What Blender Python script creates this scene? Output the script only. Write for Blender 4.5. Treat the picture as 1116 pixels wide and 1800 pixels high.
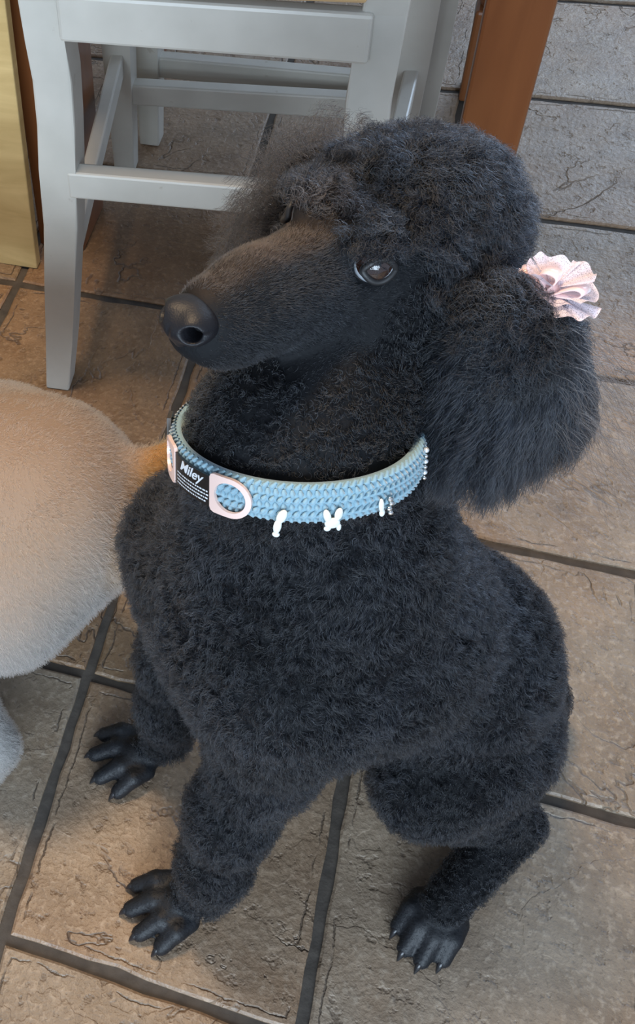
import bpy, bmesh, math, random
import numpy as np
from mathutils import Vector, Matrix

for o in list(bpy.data.objects): bpy.data.objects.remove(o, do_unlink=True)
SC = bpy.context.scene
COL = SC.collection
RNG = np.random.default_rng(7)
FUR = 1.0            # hair density factor

# ------------------------------------------------------------------ camera
CAM = np.array([0.56465, -0.25093, 1.23899])
R3 = np.array([[0.93285020, 0.33603499, -0.12988835], [-0.18033086, 0.74765408, 0.63913548], [-0.31188344, 0.57279478, -0.75804674]])
cam = bpy.data.cameras.new('camera'); camo = bpy.data.objects.new('camera', cam); COL.objects.link(camo)
cam.sensor_fit = 'HORIZONTAL'; cam.sensor_width = 36.0
cam.lens = 2000.0 / 1116 * 36
cam.shift_x = (558 - 6.4) / 1116; cam.shift_y = (689.6 - 900) / 1116
cam.clip_start = 0.01
camo.matrix_world = Matrix(((R3[0][0], R3[1][0], -R3[2][0], CAM[0]), (R3[0][1], R3[1][1], -R3[2][1], CAM[1]), (R3[0][2], R3[1][2], -R3[2][2], CAM[2]), (0, 0, 0, 1)))
SC.camera = camo

# ------------------------------------------------------------------ light
SC.view_settings.view_transform = 'Standard'; SC.view_settings.look = 'None'
SC.view_settings.exposure = 0.85; SC.view_settings.gamma = 1.0; SC.view_settings.use_curve_mapping = False
SC.cycles.max_bounces = 7; SC.cycles.diffuse_bounces = 3; SC.cycles.glossy_bounces = 3; SC.cycles.transmission_bounces = 5
w = bpy.data.worlds.new('world'); SC.world = w; w.use_nodes = True
w.node_tree.nodes['Background'].inputs[0].default_value = (0.58, 0.70, 0.92, 1)
w.node_tree.nodes['Background'].inputs[1].default_value = 0.36

def area(name, loc, target, sx, sy, power, color):
    l = bpy.data.lights.new(name, 'AREA'); l.shape = 'RECTANGLE'; l.size = sx; l.size_y = sy; l.energy = power; l.color = color
    o = bpy.data.objects.new(name, l); COL.objects.link(o); o.location = loc
    o.rotation_euler = (Vector(target) - Vector(loc)).to_track_quat('-Z', 'Y').to_euler()
    return o
area('window_light_front', (1.0, -2.6, 1.35), (0.4, 0.4, 0.3), 2.6, 1.5, 96, (0.68, 0.84, 1.0))
area('window_light_back', (1.6, 4.45, 1.6), (0.6, 1.2, 0.0), 2.6, 2.0, 105, (0.56, 0.75, 1.0))
area('ceiling_lamp_warm', (0.12, 0.58, 2.45), (0.12, 0.58, 0.0), 0.36, 0.36, 27, (1.0, 0.73, 0.45))

# ------------------------------------------------------------------ helpers
def tag(o, label=None, cat=None, group=None, kind=None):
    if label: o['label'] = label
    if cat: o['category'] = cat
    if group: o['group'] = group
    if kind: o['kind'] = kind
    return o
def empty(name, loc=(0, 0, 0)):
    o = bpy.data.objects.new(name, None); COL.objects.link(o); o.location = loc; o.empty_display_size = 0.05
    return o
def link(name, me, mat=None, parent=None):
    o = bpy.data.objects.new(name, me); COL.objects.link(o)
    if mat: me.materials.append(mat)
    if parent:
        o.parent = parent; o.matrix_parent_inverse = Matrix.Translation(parent.location).inverted() if parent.type == 'EMPTY' else parent.matrix_world.inverted()
    return o
def bm_obj(name, bm, mat, parent=None, smooth=False):
    bmesh.ops.recalc_face_normals(bm, faces=bm.faces)
    me = bpy.data.meshes.new(name); bm.to_mesh(me); bm.free()
    if smooth: me.polygons.foreach_set('use_smooth', np.ones(len(me.polygons), bool))
    return link(name, me, mat, parent)
def np_mesh(name, V, Q, smooth=True):
    V = np.asarray(V, np.float32); Q = np.asarray(Q, np.int32); n = Q.shape[1]
    me = bpy.data.meshes.new(name); me.vertices.add(len(V)); me.vertices.foreach_set('co', V.ravel())
    me.loops.add(Q.size); me.loops.foreach_set('vertex_index', Q.ravel())
    me.polygons.add(len(Q)); me.polygons.foreach_set('loop_start', np.arange(0, Q.size, n, dtype=np.int32))
    me.update(calc_edges=True)
    me.polygons.foreach_set('use_smooth', np.full(len(Q), smooth))
    return me
def add_col(me, col, alpha=None):
    a = me.color_attributes.new('col', 'FLOAT_COLOR', 'POINT')
    c = np.ones((len(col), 4), np.float32); c[:, :3] = col; c[:, 3] = 0 if alpha is None else alpha; a.data.foreach_set('color', c.ravel())
def box_bm(x0, x1, y0, y1, z0, z1, bev=0.0, seg=2):
    bm = bmesh.new(); bmesh.ops.create_cube(bm, size=1)
    for v in bm.verts: v.co = Vector(((x0 + x1) / 2 + v.co.x * (x1 - x0), (y0 + y1) / 2 + v.co.y * (y1 - y0), (z0 + z1) / 2 + v.co.z * (z1 - z0)))
    if bev: bmesh.ops.bevel(bm, geom=list(bm.edges), offset=bev, segments=seg, affect='EDGES', profile=0.5)
    return bm
def sweep_bm(path, bev=0.003):
    """path: list of (x, y, z, wx, wy): a post made of horizontal rectangular sections"""
    bm = bmesh.new(); rings = []
    for (x, y, z, wx, wy) in path:
        rings.append([bm.verts.new((x + sx * wx / 2, y + sy * wy / 2, z)) for sx, sy in ((-1, -1), (1, -1), (1, 1), (-1, 1))])
    longe = []
    for a, b in zip(rings[:-1], rings[1:]):
        for i in range(4): bm.faces.new((a[i], a[(i + 1) % 4], b[(i + 1) % 4], b[i]))
    bm.faces.new(rings[0][::-1]); bm.faces.new(rings[-1])
    if bev:
        e = [ed for ed in bm.edges if not any(set(ed.verts) <= set(r) for r in rings[1:-1])]
        bmesh.ops.bevel(bm, geom=e, offset=bev, segments=2, affect='EDGES', profile=0.5)
    return bm
def bar_bm(p0, p1, wdt, hgt, bev=0.002):
    p0 = Vector(p0); p1 = Vector(p1); d = (p1 - p0); L = d.length; d.normalize()
    s = d.cross(Vector((0, 0, 1))).normalized(); u = s.cross(d)
    bm = box_bm(0, L, -wdt / 2, wdt / 2, -hgt / 2, hgt / 2, bev)
    for v in bm.verts: v.co = p0 + d * v.co.x + s * v.co.y + u * v.co.z
    return bm
def lathe_bm(prof, cx, cy, n=24):
    bm = bmesh.new(); rings = []
    for r, z in prof: rings.append([bm.verts.new((cx + r * math.cos(2 * math.pi * i / n), cy + r * math.sin(2 * math.pi * i / n), z)) for i in range(n)])
    for a, b in zip(rings[:-1], rings[1:]):
        for i in range(n): bm.faces.new((a[i], a[(i + 1) % n], b[(i + 1) % n], b[i]))
    bm.faces.new(rings[0][::-1]); bm.faces.new(rings[-1])
    return bm
def tube(pts, rad, n=8, closed=False):
    """tube along numpy points -> verts, quads"""
    P = np.asarray(pts, float); m = len(P); rad = np.broadcast_to(np.asarray(rad, float), (m,))
    T = (np.roll(P, -1, 0) - np.roll(P, 1, 0)) if closed else np.gradient(P, axis=0)
    T /= np.linalg.norm(T, axis=1)[:, None] + 1e-12
    a = np.cross(T, [0.13, 0.31, 0.94]); a /= np.linalg.norm(a, axis=1)[:, None] + 1e-12; b = np.cross(T, a)
    t = np.arange(n) * 2 * np.pi / n
    V = P[:, None] + rad[:, None, None] * (np.cos(t)[None, :, None] * a[:, None] + np.sin(t)[None, :, None] * b[:, None])
    Q = []
    for i in range(m if closed else m - 1):
        k = (i + 1) % m
        for j in range(n): Q.append((i * n + j, i * n + (j + 1) % n, k * n + (j + 1) % n, k * n + j))
    return V.reshape(-1, 3), np.array(Q)
def ball(c, r, n=8, m=6, axes=None):
    """ellipsoid verts / quads; r scalar or 3, axes rows optional"""
    r = np.broadcast_to(np.asarray(r, float), (3,)); th = np.arange(n) * 2 * np.pi / n; ph = np.linspace(0.02, np.pi - 0.02, m)
    V = np.stack([np.sin(ph)[:, None] * np.cos(th), np.sin(ph)[:, None] * np.sin(th), np.cos(ph)[:, None] * np.ones(n)], -1).reshape(-1, 3) * r
    if axes is not None: V = V @ np.asarray(axes)
    Q = [(i * n + j, (i + 1) * n + j, (i + 1) * n + (j + 1) % n, i * n + (j + 1) % n) for i in range(m - 1) for j in range(n)]
    return V + np.asarray(c), np.array(Q)
def merge(parts):
    Vs, Qs, k = [], [], 0
    for V, Q in parts: Vs.append(V); Qs.append(Q + k); k += len(V)
    return np.concatenate(Vs), np.concatenate(Qs)

# ------------------------------------------------------------------ materials
T = 0.30; J = 0.0115       # tile pitch and joint width
def mat(name, color=(0.5, 0.5, 0.5), rough=0.5, metal=0.0, spec=0.5):
    m = bpy.data.materials.new(name); m.use_nodes = True; b = m.node_tree.nodes['Principled BSDF']
    b.inputs['Base Color'].default_value = (*color, 1); b.inputs['Roughness'].default_value = rough
    b.inputs['Metallic'].default_value = metal; b.inputs['Specular IOR Level'].default_value = spec
    return m
class NT:
    def __init__(s, m): s.t = m.node_tree; s.b = s.t.nodes['Principled BSDF']
    def n(s, kind, **kw):
        x = s.t.nodes.new(kind)
        for k, v in kw.items():
            if k.startswith('in_'): x.inputs[int(k[3:])].default_value = v
            else: setattr(x, k, v)
        return x
    def l(s, a, b): s.t.links.new(a, b)
    def ramp(s, fac, stops, interp='LINEAR'):
        r = s.n('ShaderNodeValToRGB'); r.color_ramp.interpolation = interp
        while len(r.color_ramp.elements) < len(stops): r.color_ramp.elements.new(0.5)
        for e, (p, c) in zip(r.color_ramp.elements, stops): e.position = p; e.color = (*c, 1) if len(c) == 3 else c
        s.l(fac, r.inputs[0]); return r.outputs[0]
    def math(s, op, a, b=None, clamp=False):
        x = s.n('ShaderNodeMath', operation=op); x.use_clamp = clamp
        for i, v in enumerate((a, b)):
            if v is None: continue
            if isinstance(v, (int, float)): x.inputs[i].default_value = v
            else: s.l(v, x.inputs[i])
        return x.outputs[0]
    def mix(s, fac, a, b, mode='MIX'):
        x = s.n('ShaderNodeMix', data_type='RGBA', blend_type=mode)
        for sock, v in ((x.inputs[0], fac), (x.inputs[6], a), (x.inputs[7], b)):
            if isinstance(v, (int, float)): sock.default_value = v
            elif isinstance(v, tuple): sock.default_value = (*v, 1)
            else: s.l(v, sock)
        return x.outputs[2]

def slate_material():
    m = mat('slate_tile', rough=0.5, spec=0.5); N = NT(m)
    tc = N.n('ShaderNodeTexCoord'); oi = N.n('ShaderNodeObjectInfo')
    off = N.n('ShaderNodeCombineXYZ')
    N.l(N.math('MULTIPLY', oi.outputs['Random'], 37.0), off.inputs[0]); N.l(N.math('MULTIPLY', oi.outputs['Random'], 91.0), off.inputs[1]); N.l(N.math('MULTIPLY', oi.outputs['Random'], 13.0), off.inputs[2])
    va = N.n('ShaderNodeVectorMath', operation='ADD'); N.l(tc.outputs['Object'], va.inputs[0]); N.l(off.outputs[0], va.inputs[1]); v = va.outputs[0]
    def noise(scale, detail=4, rough=0.5, dist=0.0):
        x = N.n('ShaderNodeTexNoise'); x.inputs['Scale'].default_value = scale; x.inputs['Detail'].default_value = detail
        x.inputs['Roughness'].default_value = rough; x.inputs['Distortion'].default_value = dist; N.l(v, x.inputs['Vector']); return x.outputs['Fac']
    # terraced cleft relief: a few flat levels with ragged edges
    base = noise(6.0, 5, 0.55, 0.35)
    lev = N.math('MULTIPLY', base, 6.0); fl = N.math('FLOOR', lev); fr = N.math('SUBTRACT', lev, fl)
    st = N.n('ShaderNodeMapRange', interpolation_type='SMOOTHSTEP'); N.l(fr, st.inputs[0]); st.inputs[1].default_value = 0.0; st.inputs[2].default_value = 0.07
    gate = noise(5.0, 2, 0.5); gm = N.n('ShaderNodeMapRange'); N.l(gate, gm.inputs[0]); gm.inputs[1].default_value = 0.46; gm.inputs[2].default_value = 0.60
    terr = N.math('ADD', fl, st.outputs[0])
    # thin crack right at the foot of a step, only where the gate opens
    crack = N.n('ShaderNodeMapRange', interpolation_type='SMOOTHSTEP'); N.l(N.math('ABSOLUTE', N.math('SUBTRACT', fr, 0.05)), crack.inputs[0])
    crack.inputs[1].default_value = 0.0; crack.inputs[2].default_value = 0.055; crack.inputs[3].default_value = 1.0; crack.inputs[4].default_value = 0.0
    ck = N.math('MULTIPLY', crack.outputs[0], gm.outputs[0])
    pit = noise(60.0, 3, 0.6); pm = N.n('ShaderNodeMapRange'); N.l(pit, pm.inputs[0]); pm.inputs[1].default_value = 0.30; pm.inputs[2].default_value = 0.40
    sx = N.n('ShaderNodeSeparateXYZ'); N.l(tc.outputs['Object'], sx.inputs[0])
    edge = N.math('MAXIMUM', N.math('ABSOLUTE', sx.outputs[0]), N.math('ABSOLUTE', sx.outputs[1]))
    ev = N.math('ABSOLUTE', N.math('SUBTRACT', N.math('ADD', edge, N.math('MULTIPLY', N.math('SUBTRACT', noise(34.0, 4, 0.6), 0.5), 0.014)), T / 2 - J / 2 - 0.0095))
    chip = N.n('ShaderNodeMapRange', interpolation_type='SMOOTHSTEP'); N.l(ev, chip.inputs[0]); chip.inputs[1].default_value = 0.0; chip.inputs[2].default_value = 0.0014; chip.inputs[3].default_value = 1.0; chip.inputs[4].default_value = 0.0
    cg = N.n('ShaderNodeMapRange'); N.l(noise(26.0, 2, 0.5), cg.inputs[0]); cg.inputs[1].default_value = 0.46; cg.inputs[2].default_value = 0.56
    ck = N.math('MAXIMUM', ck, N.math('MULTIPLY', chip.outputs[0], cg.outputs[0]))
    fine = noise(140.0, 3, 0.6); med = noise(22.0, 5, 0.6)
    h = N.math('ADD', N.math('MULTIPLY', terr, 0.10), N.math('MULTIPLY', med, 0.42))
    h = N.math('ADD', h, N.math('MULTIPLY', fine, 0.40)); h = N.math('ADD', h, N.math('MULTIPLY', pm.outputs[0], 0.22)); h = N.math('SUBTRACT', h, N.math('MULTIPLY', ck, 0.55))
    bp = N.n('ShaderNodeBump'); bp.inputs['Strength'].default_value = 0.75; bp.inputs['Distance'].default_value = 0.0055; N.l(h, bp.inputs['Height']); N.l(bp.outputs[0], N.b.inputs['Normal'])
    c1 = N.ramp(noise(13.0, 9, 0.72), [(0.30, (0.105, 0.075, 0.052)), (0.5, (0.205, 0.160, 0.117)), (0.70, (0.30, 0.24, 0.18))])
    c2 = N.ramp(noise(5.0, 4, 0.55, 0.4), [(0.40, (0.19, 0.150, 0.112)), (0.64, (0.21, 0.115, 0.052))])
    c = N.mix(0.35, c1, c2)
    sp = noise(210.0, 4, 0.7); c = N.mix(N.ramp(sp, [(0.30, (.5, .5, .5)), (0.45, (0, 0, 0))]), c, (0.06, 0.045, 0.035)); c = N.mix(N.ramp(fine, [(0.52, (0, 0, 0)), (0.72, (0.6, 0.6, 0.6))]), c, (0.36, 0.30, 0.235)); c = N.mix(N.math('MULTIPLY', N.math('SUBTRACT', 1.0, pm.outputs[0]), 0.35), c, (0.06, 0.042, 0.03))
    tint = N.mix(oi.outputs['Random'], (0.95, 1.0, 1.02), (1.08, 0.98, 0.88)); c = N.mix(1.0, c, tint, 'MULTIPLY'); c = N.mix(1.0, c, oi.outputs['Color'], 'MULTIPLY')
    c = N.mix(N.math('MULTIPLY', ck, 0.6), c, (0.04, 0.03, 0.024))  # crack and chip lines darkened: crevice shade put into the colour
    N.l(c, N.b.inputs['Base Color'])
    rr = N.n('ShaderNodeMapRange'); N.l(med, rr.inputs[0]); rr.inputs[3].default_value = 0.36; rr.inputs[4].default_value = 0.58; N.l(rr.outputs[0], N.b.inputs['Roughness'])
    return m
def grout_material():
    m = mat('grout', rough=0.85); N = NT(m); x = N.n('ShaderNodeTexNoise'); x.inputs['Scale'].default_value = 60; x.inputs['Detail'].default_value = 5
    tc = N.n('ShaderNodeTexCoord'); N.l(tc.outputs['Object'], x.inputs['Vector'])
    N.l(N.ramp(x.outputs['Fac'], [(0.3, (0.036, 0.029, 0.023)), (0.7, (0.066, 0.054, 0.043))]), N.b.inputs['Base Color'])
    bp = N.n('ShaderNodeBump'); bp.inputs['Distance'].default_value = 0.002; N.l(x.outputs['Fac'], bp.inputs['Height']); N.l(bp.outputs[0], N.b.inputs['Normal'])
    return m
def paint_material():
    m = mat('white_paint', rough=0.38); N = NT(m); tc = N.n('ShaderNodeTexCoord')
    x = N.n('ShaderNodeTexNoise'); x.inputs['Scale'].default_value = 14; x.inputs['Detail'].default_value = 5; N.l(tc.outputs['Object'], x.inputs['Vector'])
    c = N.ramp(x.outputs['Fac'], [(0.3, (0.46, 0.435, 0.38)), (0.7, (0.54, 0.51, 0.45))])
    y = N.n('ShaderNodeTexNoise'); y.inputs['Scale'].default_value = 60; y.inputs['Detail'].default_value = 3; N.l(tc.outputs['Object'], y.inputs['Vector'])
    c = N.mix(N.ramp(y.outputs['Fac'], [(0.70, (0, 0, 0)), (0.76, (0.5, 0.5, 0.5))]), c, (0.33, 0.28, 0.22))
    N.l(c, N.b.inputs['Base Color'])
    bp = N.n('ShaderNodeBump'); bp.inputs['Distance'].default_value = 0.0006; bp.inputs['Strength'].default_value = 0.35; N.l(y.outputs['Fac'], bp.inputs['Height']); N.l(bp.outputs[0], N.b.inputs['Normal'])
    return m
def wood_material(name, dark, light, scale=(3, 3, 40), rough=0.4, axis=None):
    m = mat(name, rough=rough); N = NT(m); tc = N.n('ShaderNodeTexCoord'); mp = N.n('ShaderNodeMapping'); mp.inputs['Scale'].default_value = scale
    N.l(tc.outputs['Object'], mp.inputs[0])
    x = N.n('ShaderNodeTexNoise'); x.inputs['Scale'].default_value = 1.0; x.inputs['Detail'].default_value = 6; x.inputs['Distortion'].default_value = 1.2; N.l(mp.outputs[0], x.inputs['Vector'])
    N.l(N.ramp(x.outputs['Fac'], [(0.25, dark), (0.75, light)]), N.b.inputs['Base Color'])
    return m
M_TILE = slate_material(); M_GROUT = grout_material(); M_PAINT = paint_material()
M_GOLD = wood_material('golden_wood', (0.42, 0.29, 0.115), (0.70, 0.53, 0.25), (5, 5, 22), 0.35)
M_SEAT = wood_material('seat_wood', (0.42, 0.25, 0.11), (0.62, 0.42, 0.22), (4, 30, 4), 0.35)
M_BROWN = wood_material('brown_wood', (0.13, 0.042, 0.014), (0.21, 0.075, 0.025), (26, 26, 2.5), 0.32)

# ------------------------------------------------------------------ floor
bm = box_bm(-2.4, 3.0, -1.5, 4.5, -0.06, -0.0045)
floor = bm_obj('floor', bm, M_GROUT); tag(floor, 'brown slate tile floor with dark recessed grout joints', kind='structure')
def tile_mesh(seed):
    rnd = np.random.default_rng(seed); h = (T - J) / 2; n = 10
    side = np.linspace(-1, 1, n, endpoint=False)
    ring = [(t, -1) for t in side] + [(1, t) for t in side] + [(-t, 1) for t in side] + [(-1, -t) for t in side]
    jit = rnd.normal(0, 0.0008, (len(ring), 2))
    bm = bmesh.new(); loops = []
    for ins, z in ((0.0, -0.006), (0.0004, -0.0022), (0.003, -0.0002), (0.006, 0.0)):
        loops.append([bm.verts.new((x * (h - ins) + jit[i][0], y * (h - ins) + jit[i][1], z)) for i, (x, y) in enumerate(ring)])
    m = len(ring)
    for a, b in zip(loops[:-1], loops[1:]):
        for i in range(m): bm.faces.new((a[i], a[(i + 1) % m], b[(i + 1) % m], b[i]))
    bm.faces.new(loops[-1])
    bmesh.ops.recalc_face_normals(bm, faces=bm.faces)
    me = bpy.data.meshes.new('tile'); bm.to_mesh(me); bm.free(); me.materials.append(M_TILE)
    return me
TM = [tile_mesh(s) for s in range(4)]
for i in range(-6, 9):
    for j in range(-4, 14):
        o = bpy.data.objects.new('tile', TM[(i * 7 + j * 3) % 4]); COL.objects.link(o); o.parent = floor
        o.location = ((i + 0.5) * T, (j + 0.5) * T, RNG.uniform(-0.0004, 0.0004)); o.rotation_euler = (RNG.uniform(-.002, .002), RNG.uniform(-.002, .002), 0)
        g_ = RNG.uniform(.90, 1.06); b_ = 1.0 if i < 2 and 1 <= j <= 3 else RNG.uniform(0, .35); o.color = (g_ * (1 - .12 * b_), g_ * (1 - .26 * b_), g_ * (1 - .40 * b_), 1)  # left tiles browner: slate's own tone plus warm light put into the tint

M_WALL = mat('wall_paint', (0.62, 0.58, 0.52), 0.7)
tag(bm_obj('wall_left', box_bm(-2.5, -2.4, -1.5, 4.6, 0, 2.6), M_WALL), kind='structure')
tag(bm_obj('wall_back', box_bm(-2.4, 3.0, 4.5, 4.6, 0, 2.6), M_WALL), kind='structure')

# ------------------------------------------------------------------ stools
def make_stool(name, origin, yaw, label):
    r = empty(name, origin); r.rotation_euler = (0, 0, yaw)
    def part(n, bm, m=M_PAINT, smooth=False):
        bmesh.ops.recalc_face_normals(bm, faces=bm.faces)
        me = bpy.data.meshes.new(n); bm.to_mesh(me); bm.free(); me.materials.append(m)
        o = bpy.data.objects.new(n, me); COL.objects.link(o); o.parent = r; return o
    for s in (-1, 1):
        rear = [(.207, -.006, 0, .034, .036), (.195, -.004, .10, .037, .040), (.184, -.002, .21, .040, .042), (.174, 0, .31, .043, .043), (.169, 0, .40, .044, .044),
                (.165, 0, .46, .044, .044), (.163, -.001, .52, .044, .044), (.1645, -.003, .57, .043, .044), (.167, -.006, .62, .042, .043), (.171, -.022, .72, .040, .040), (.174, -.06, .90, .036, .034), (.175, -.075, .98, .034, .030)]
        part('leg', sweep_bm([(s * x, y, z, a, b) for x, y, z, a, b in rear]))
        part('leg', sweep_bm([(s * .214, .472, 0, .034, .034), (s * .214, .472, .25, .044, .044), (s * .212, .472, .637, .046, .046)]))
    ab = box_bm(-.146, .158, -.034, -.016, .574, .628, .004)
    for v in ab.verts: v.co.z -= .030 * v.co.x
    part('apron', ab)
    part('apron', box_bm(-.188, .188, .466, .484, .578, .638, .003))
    for s in (-1, 1): part('apron', bar_bm((s * .166, .024, .608), (s * .210, .448, .608), .018, .06, .003))
    part('stretcher', box_bm(-.158, .158, -.023, -.002, .360, .398, .003))
    part('stretcher', box_bm(-.197, .197, .461, .483, .134, .172, .003))
    for s in (-1, 1): part('stretcher', bar_bm((s * .181, .012, .215), (s * .214, .460, .215), .020, .036, .003))
    part('seat', box_bm(-.148, .150, -.033, .02, .634, .657, .003), M_SEAT)
    part('seat_board', box_bm(-.215, .215, .026, .482, .640, .664, .006), M_SEAT)
    part('back_rail', box_bm(-.155, .155, -.077, -.055, .905, .97, .003))
    part('back_rail', box_bm(-.155, .155, -.047, -.027, .76, .81, .003))
    tag(r, label, 'stool', 'white painted counter stools at the table'); return r
make_stool('counter_stool', (.334, .745, 0), math.radians(3.6), 'white painted wooden counter stool nearest the dogs, seen from behind')
make_stool('counter_stool', (.3275, 1.753, 0), math.pi, 'white painted wooden counter stool farther back, facing the nearer stool under the table')

# ------------------------------------------------------------------ table and panel
tb = empty('dining_table', (.33, 1.23, 0))
LX, RX = .045, .626
bm_obj('leg', sweep_bm([(RX, .97, 0, .066, .066), (RX, .97, .835, .072, .072)], .004), M_BROWN, tb)
bm_obj('leg', sweep_bm([(LX, 1.045, 0, .074, .110), (LX, 1.045, .835, .076, .112)], .004), M_BROWN, tb)
def turned(cx, cy):
    l = bm_obj('leg', sweep_bm([(cx, cy, 0, .062, .062), (cx, cy, .17, .064, .064)], .005), M_BROWN, tb)
    prof = [(.024, .165), (.030, .175), (.031, .187), (.024, .196), (.018, .205), (.017, .22), (.025, .27), (.032, .34), (.034, .42), (.030, .52), (.022, .60), (.018, .635), (.026, .645), (.030, .66), (.026, .675), (.024, .68)]
    bm_obj('turned_shaft', lathe_bm(prof, cx, cy), M_BROWN, l, True)
    bm_obj('leg_block', sweep_bm([(cx, cy, .678, .066, .066), (cx, cy, .835, .066, .066)], .004), M_BROWN, l)
turned(.623, 1.500); turned(.045, 1.500)
bm_obj('table_apron', box_bm(LX + .04, RX - .04, .985, 1.005, .745, .833, .002), M_BROWN, tb)
bm_obj('table_apron', box_bm(LX + .04, RX - .03, 1.49, 1.51, .745, .833, .002), M_BROWN, tb)
bm_obj('table_top', box_bm(-.09, .74, .87, 1.60, .836, .866, .006), M_BROWN, tb)
tag(tb, 'brown stained wooden table with square front leg and turned back leg', 'table')
bm = box_bm(-.52, .021, .936, .954, 0.0, .80, .002)
for v in bm.verts: v.co.x += .022 * v.co.z
pn = bm_obj('wood_panel', bm, M_GOLD)
tag(pn, 'light golden wood panel standing on the tiles beside the stool', 'panel')

# ------------------------------------------------------------------ signed distance modelling
class SDF:
    def __init__(s, lo, hi, h):
        s.lo = np.array(lo, float); s.h = h; s.n = np.ceil((np.array(hi) - s.lo) / h).astype(int) + 1
        s.F = np.full(s.n, 1.0, np.float32)
        s.ax = [(s.lo[i] + h * np.arange(s.n[i])).astype(np.float32) for i in range(3)]
    def _sub(s, lo, hi):
        a = np.clip(np.floor((lo - s.lo) / s.h).astype(int), 0, s.n - 1); b = np.clip(np.ceil((hi - s.lo) / s.h).astype(int) + 1, 1, s.n)
        sl = tuple(slice(a[i], b[i]) for i in range(3))
        P = [s.ax[0][sl[0]][:, None, None], s.ax[1][sl[1]][None, :, None], s.ax[2][sl[2]][None, None, :]]
        return sl, P
    def _put(s, sl, d, k, op):
        A = s.F[sl]
        if op == 'cut':
            h = np.maximum(k - np.abs(-d - A), 0) / k; s.F[sl] = np.maximum(A, -d) + h * h * k * 0.25
        else:
            h = np.maximum(k - np.abs(A - d), 0) / k; s.F[sl] = np.minimum(A, d) - h * h * k * 0.25
    def cone(s, a, b, ra, rb, k=0.02, op='add'):
        a = np.array(a, float); b = np.array(b, float); m = max(ra, rb) + k + 0.02
        sl, P = s._sub(np.minimum(a, b) - m, np.maximum(a, b) + m)
        ba = b - a; L2 = ba @ ba + 1e-12
        t = np.clip(((P[0] - a[0]) * ba[0] + (P[1] - a[1]) * ba[1] + (P[2] - a[2]) * ba[2]) / L2, 0, 1)
        d = np.sqrt((P[0] - a[0] - t * ba[0]) ** 2 + (P[1] - a[1] - t * ba[1]) ** 2 + (P[2] - a[2] - t * ba[2]) ** 2) - (ra + (rb - ra) * t)
        s._put(sl, d.astype(np.float32), k, op)
    def ell(s, c, r, ax=None, k=0.02, op='add'):
        c = np.array(c, float); r = np.broadcast_to(np.array(r, float), (3,)); m = r.max() + k + 0.02
        sl, P = s._sub(c - m, c + m)
        ax = np.eye(3) if ax is None else np.array(ax)
        q = [((P[0] - c[0]) * ax[i][0] + (P[1] - c[1]) * ax[i][1] + (P[2] - c[2]) * ax[i][2]) for i in range(3)]
        k0 = np.sqrt(sum((q[i] / r[i]) ** 2 for i in range(3))); k1 = np.sqrt(sum((q[i] / r[i] ** 2) ** 2 for i in range(3))) + 1e-9
        s._put(sl, (k0 * (k0 - 1) / k1).astype(np.float32), k, op)
    def mesh(s, smooth=1):
        F = s.F; S = F < 0
        c = np.zeros(tuple(np.array(F.shape) - 1), np.int8)
        for i in (0, 1):
            for j in (0, 1):
                for k in (0, 1): c += S[i:F.shape[0] - 1 + i, j:F.shape[1] - 1 + j, k:F.shape[2] - 1 + k]
        I = np.argwhere((c > 0) & (c < 8)); idx = np.full(c.shape, -1, np.int32); idx[tuple(I.T)] = np.arange(len(I))
        corner = {(i, j, k): F[I[:, 0] + i, I[:, 1] + j, I[:, 2] + k] for i in (0, 1) for j in (0, 1) for k in (0, 1)}
        acc = np.zeros((len(I), 3)); cnt = np.zeros(len(I))
        for ax in range(3):
            for u in (0, 1):
                for v in (0, 1):
                    p = [u, v]; p.insert(ax, 0); q = list(p); q[ax] = 1
                    a = corner[tuple(p)]; b = corner[tuple(q)]; m = (a < 0) != (b < 0)
                    t = np.where(m, a / np.where(m, a - b, 1), 0); pt = np.tile(np.array(p, float), (len(I), 1)); pt[:, ax] = t
                    acc[m] += pt[m]; cnt[m] += 1
        V = s.lo + s.h * (I + acc / cnt[:, None])
        Q = []
        for ax in range(3):
            sl0 = [slice(1, -1)] * 3; sl0[ax] = slice(0, -1); sl1 = [slice(1, -1)] * 3; sl1[ax] = slice(1, None)
            A = S[tuple(sl0)]; B = S[tuple(sl1)]; E = np.argwhere(A != B); fl = A[tuple(E.T)]
            E = E + 1; E[:, ax] -= 1
            o1, o2 = [a for a in range(3) if a != ax]
            def cell(d1, d2):
                G = E.copy(); G[:, o1] -= d1; G[:, o2] -= d2; return idx[tuple(G.T)]
            q = np.stack([cell(1, 1), cell(0, 1), cell(0, 0), cell(1, 0)], 1)
            if ax == 1: fl = ~fl
            q[~fl] = q[~fl][:, ::-1]; Q.append(q)
        Q = np.concatenate(Q); Q = Q[(Q >= 0).all(1)]
        for _ in range(smooth):
            acc = np.zeros_like(V); cn = np.zeros(len(V))
            for a in range(4):
                for b in (1, 3): np.add.at(acc, Q[:, a], V[Q[:, (a + b) % 4]]); np.add.at(cn, Q[:, a], 1)
            V = V * 0.4 + 0.6 * acc / np.maximum(cn, 1)[:, None]
        return V, Q

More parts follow.
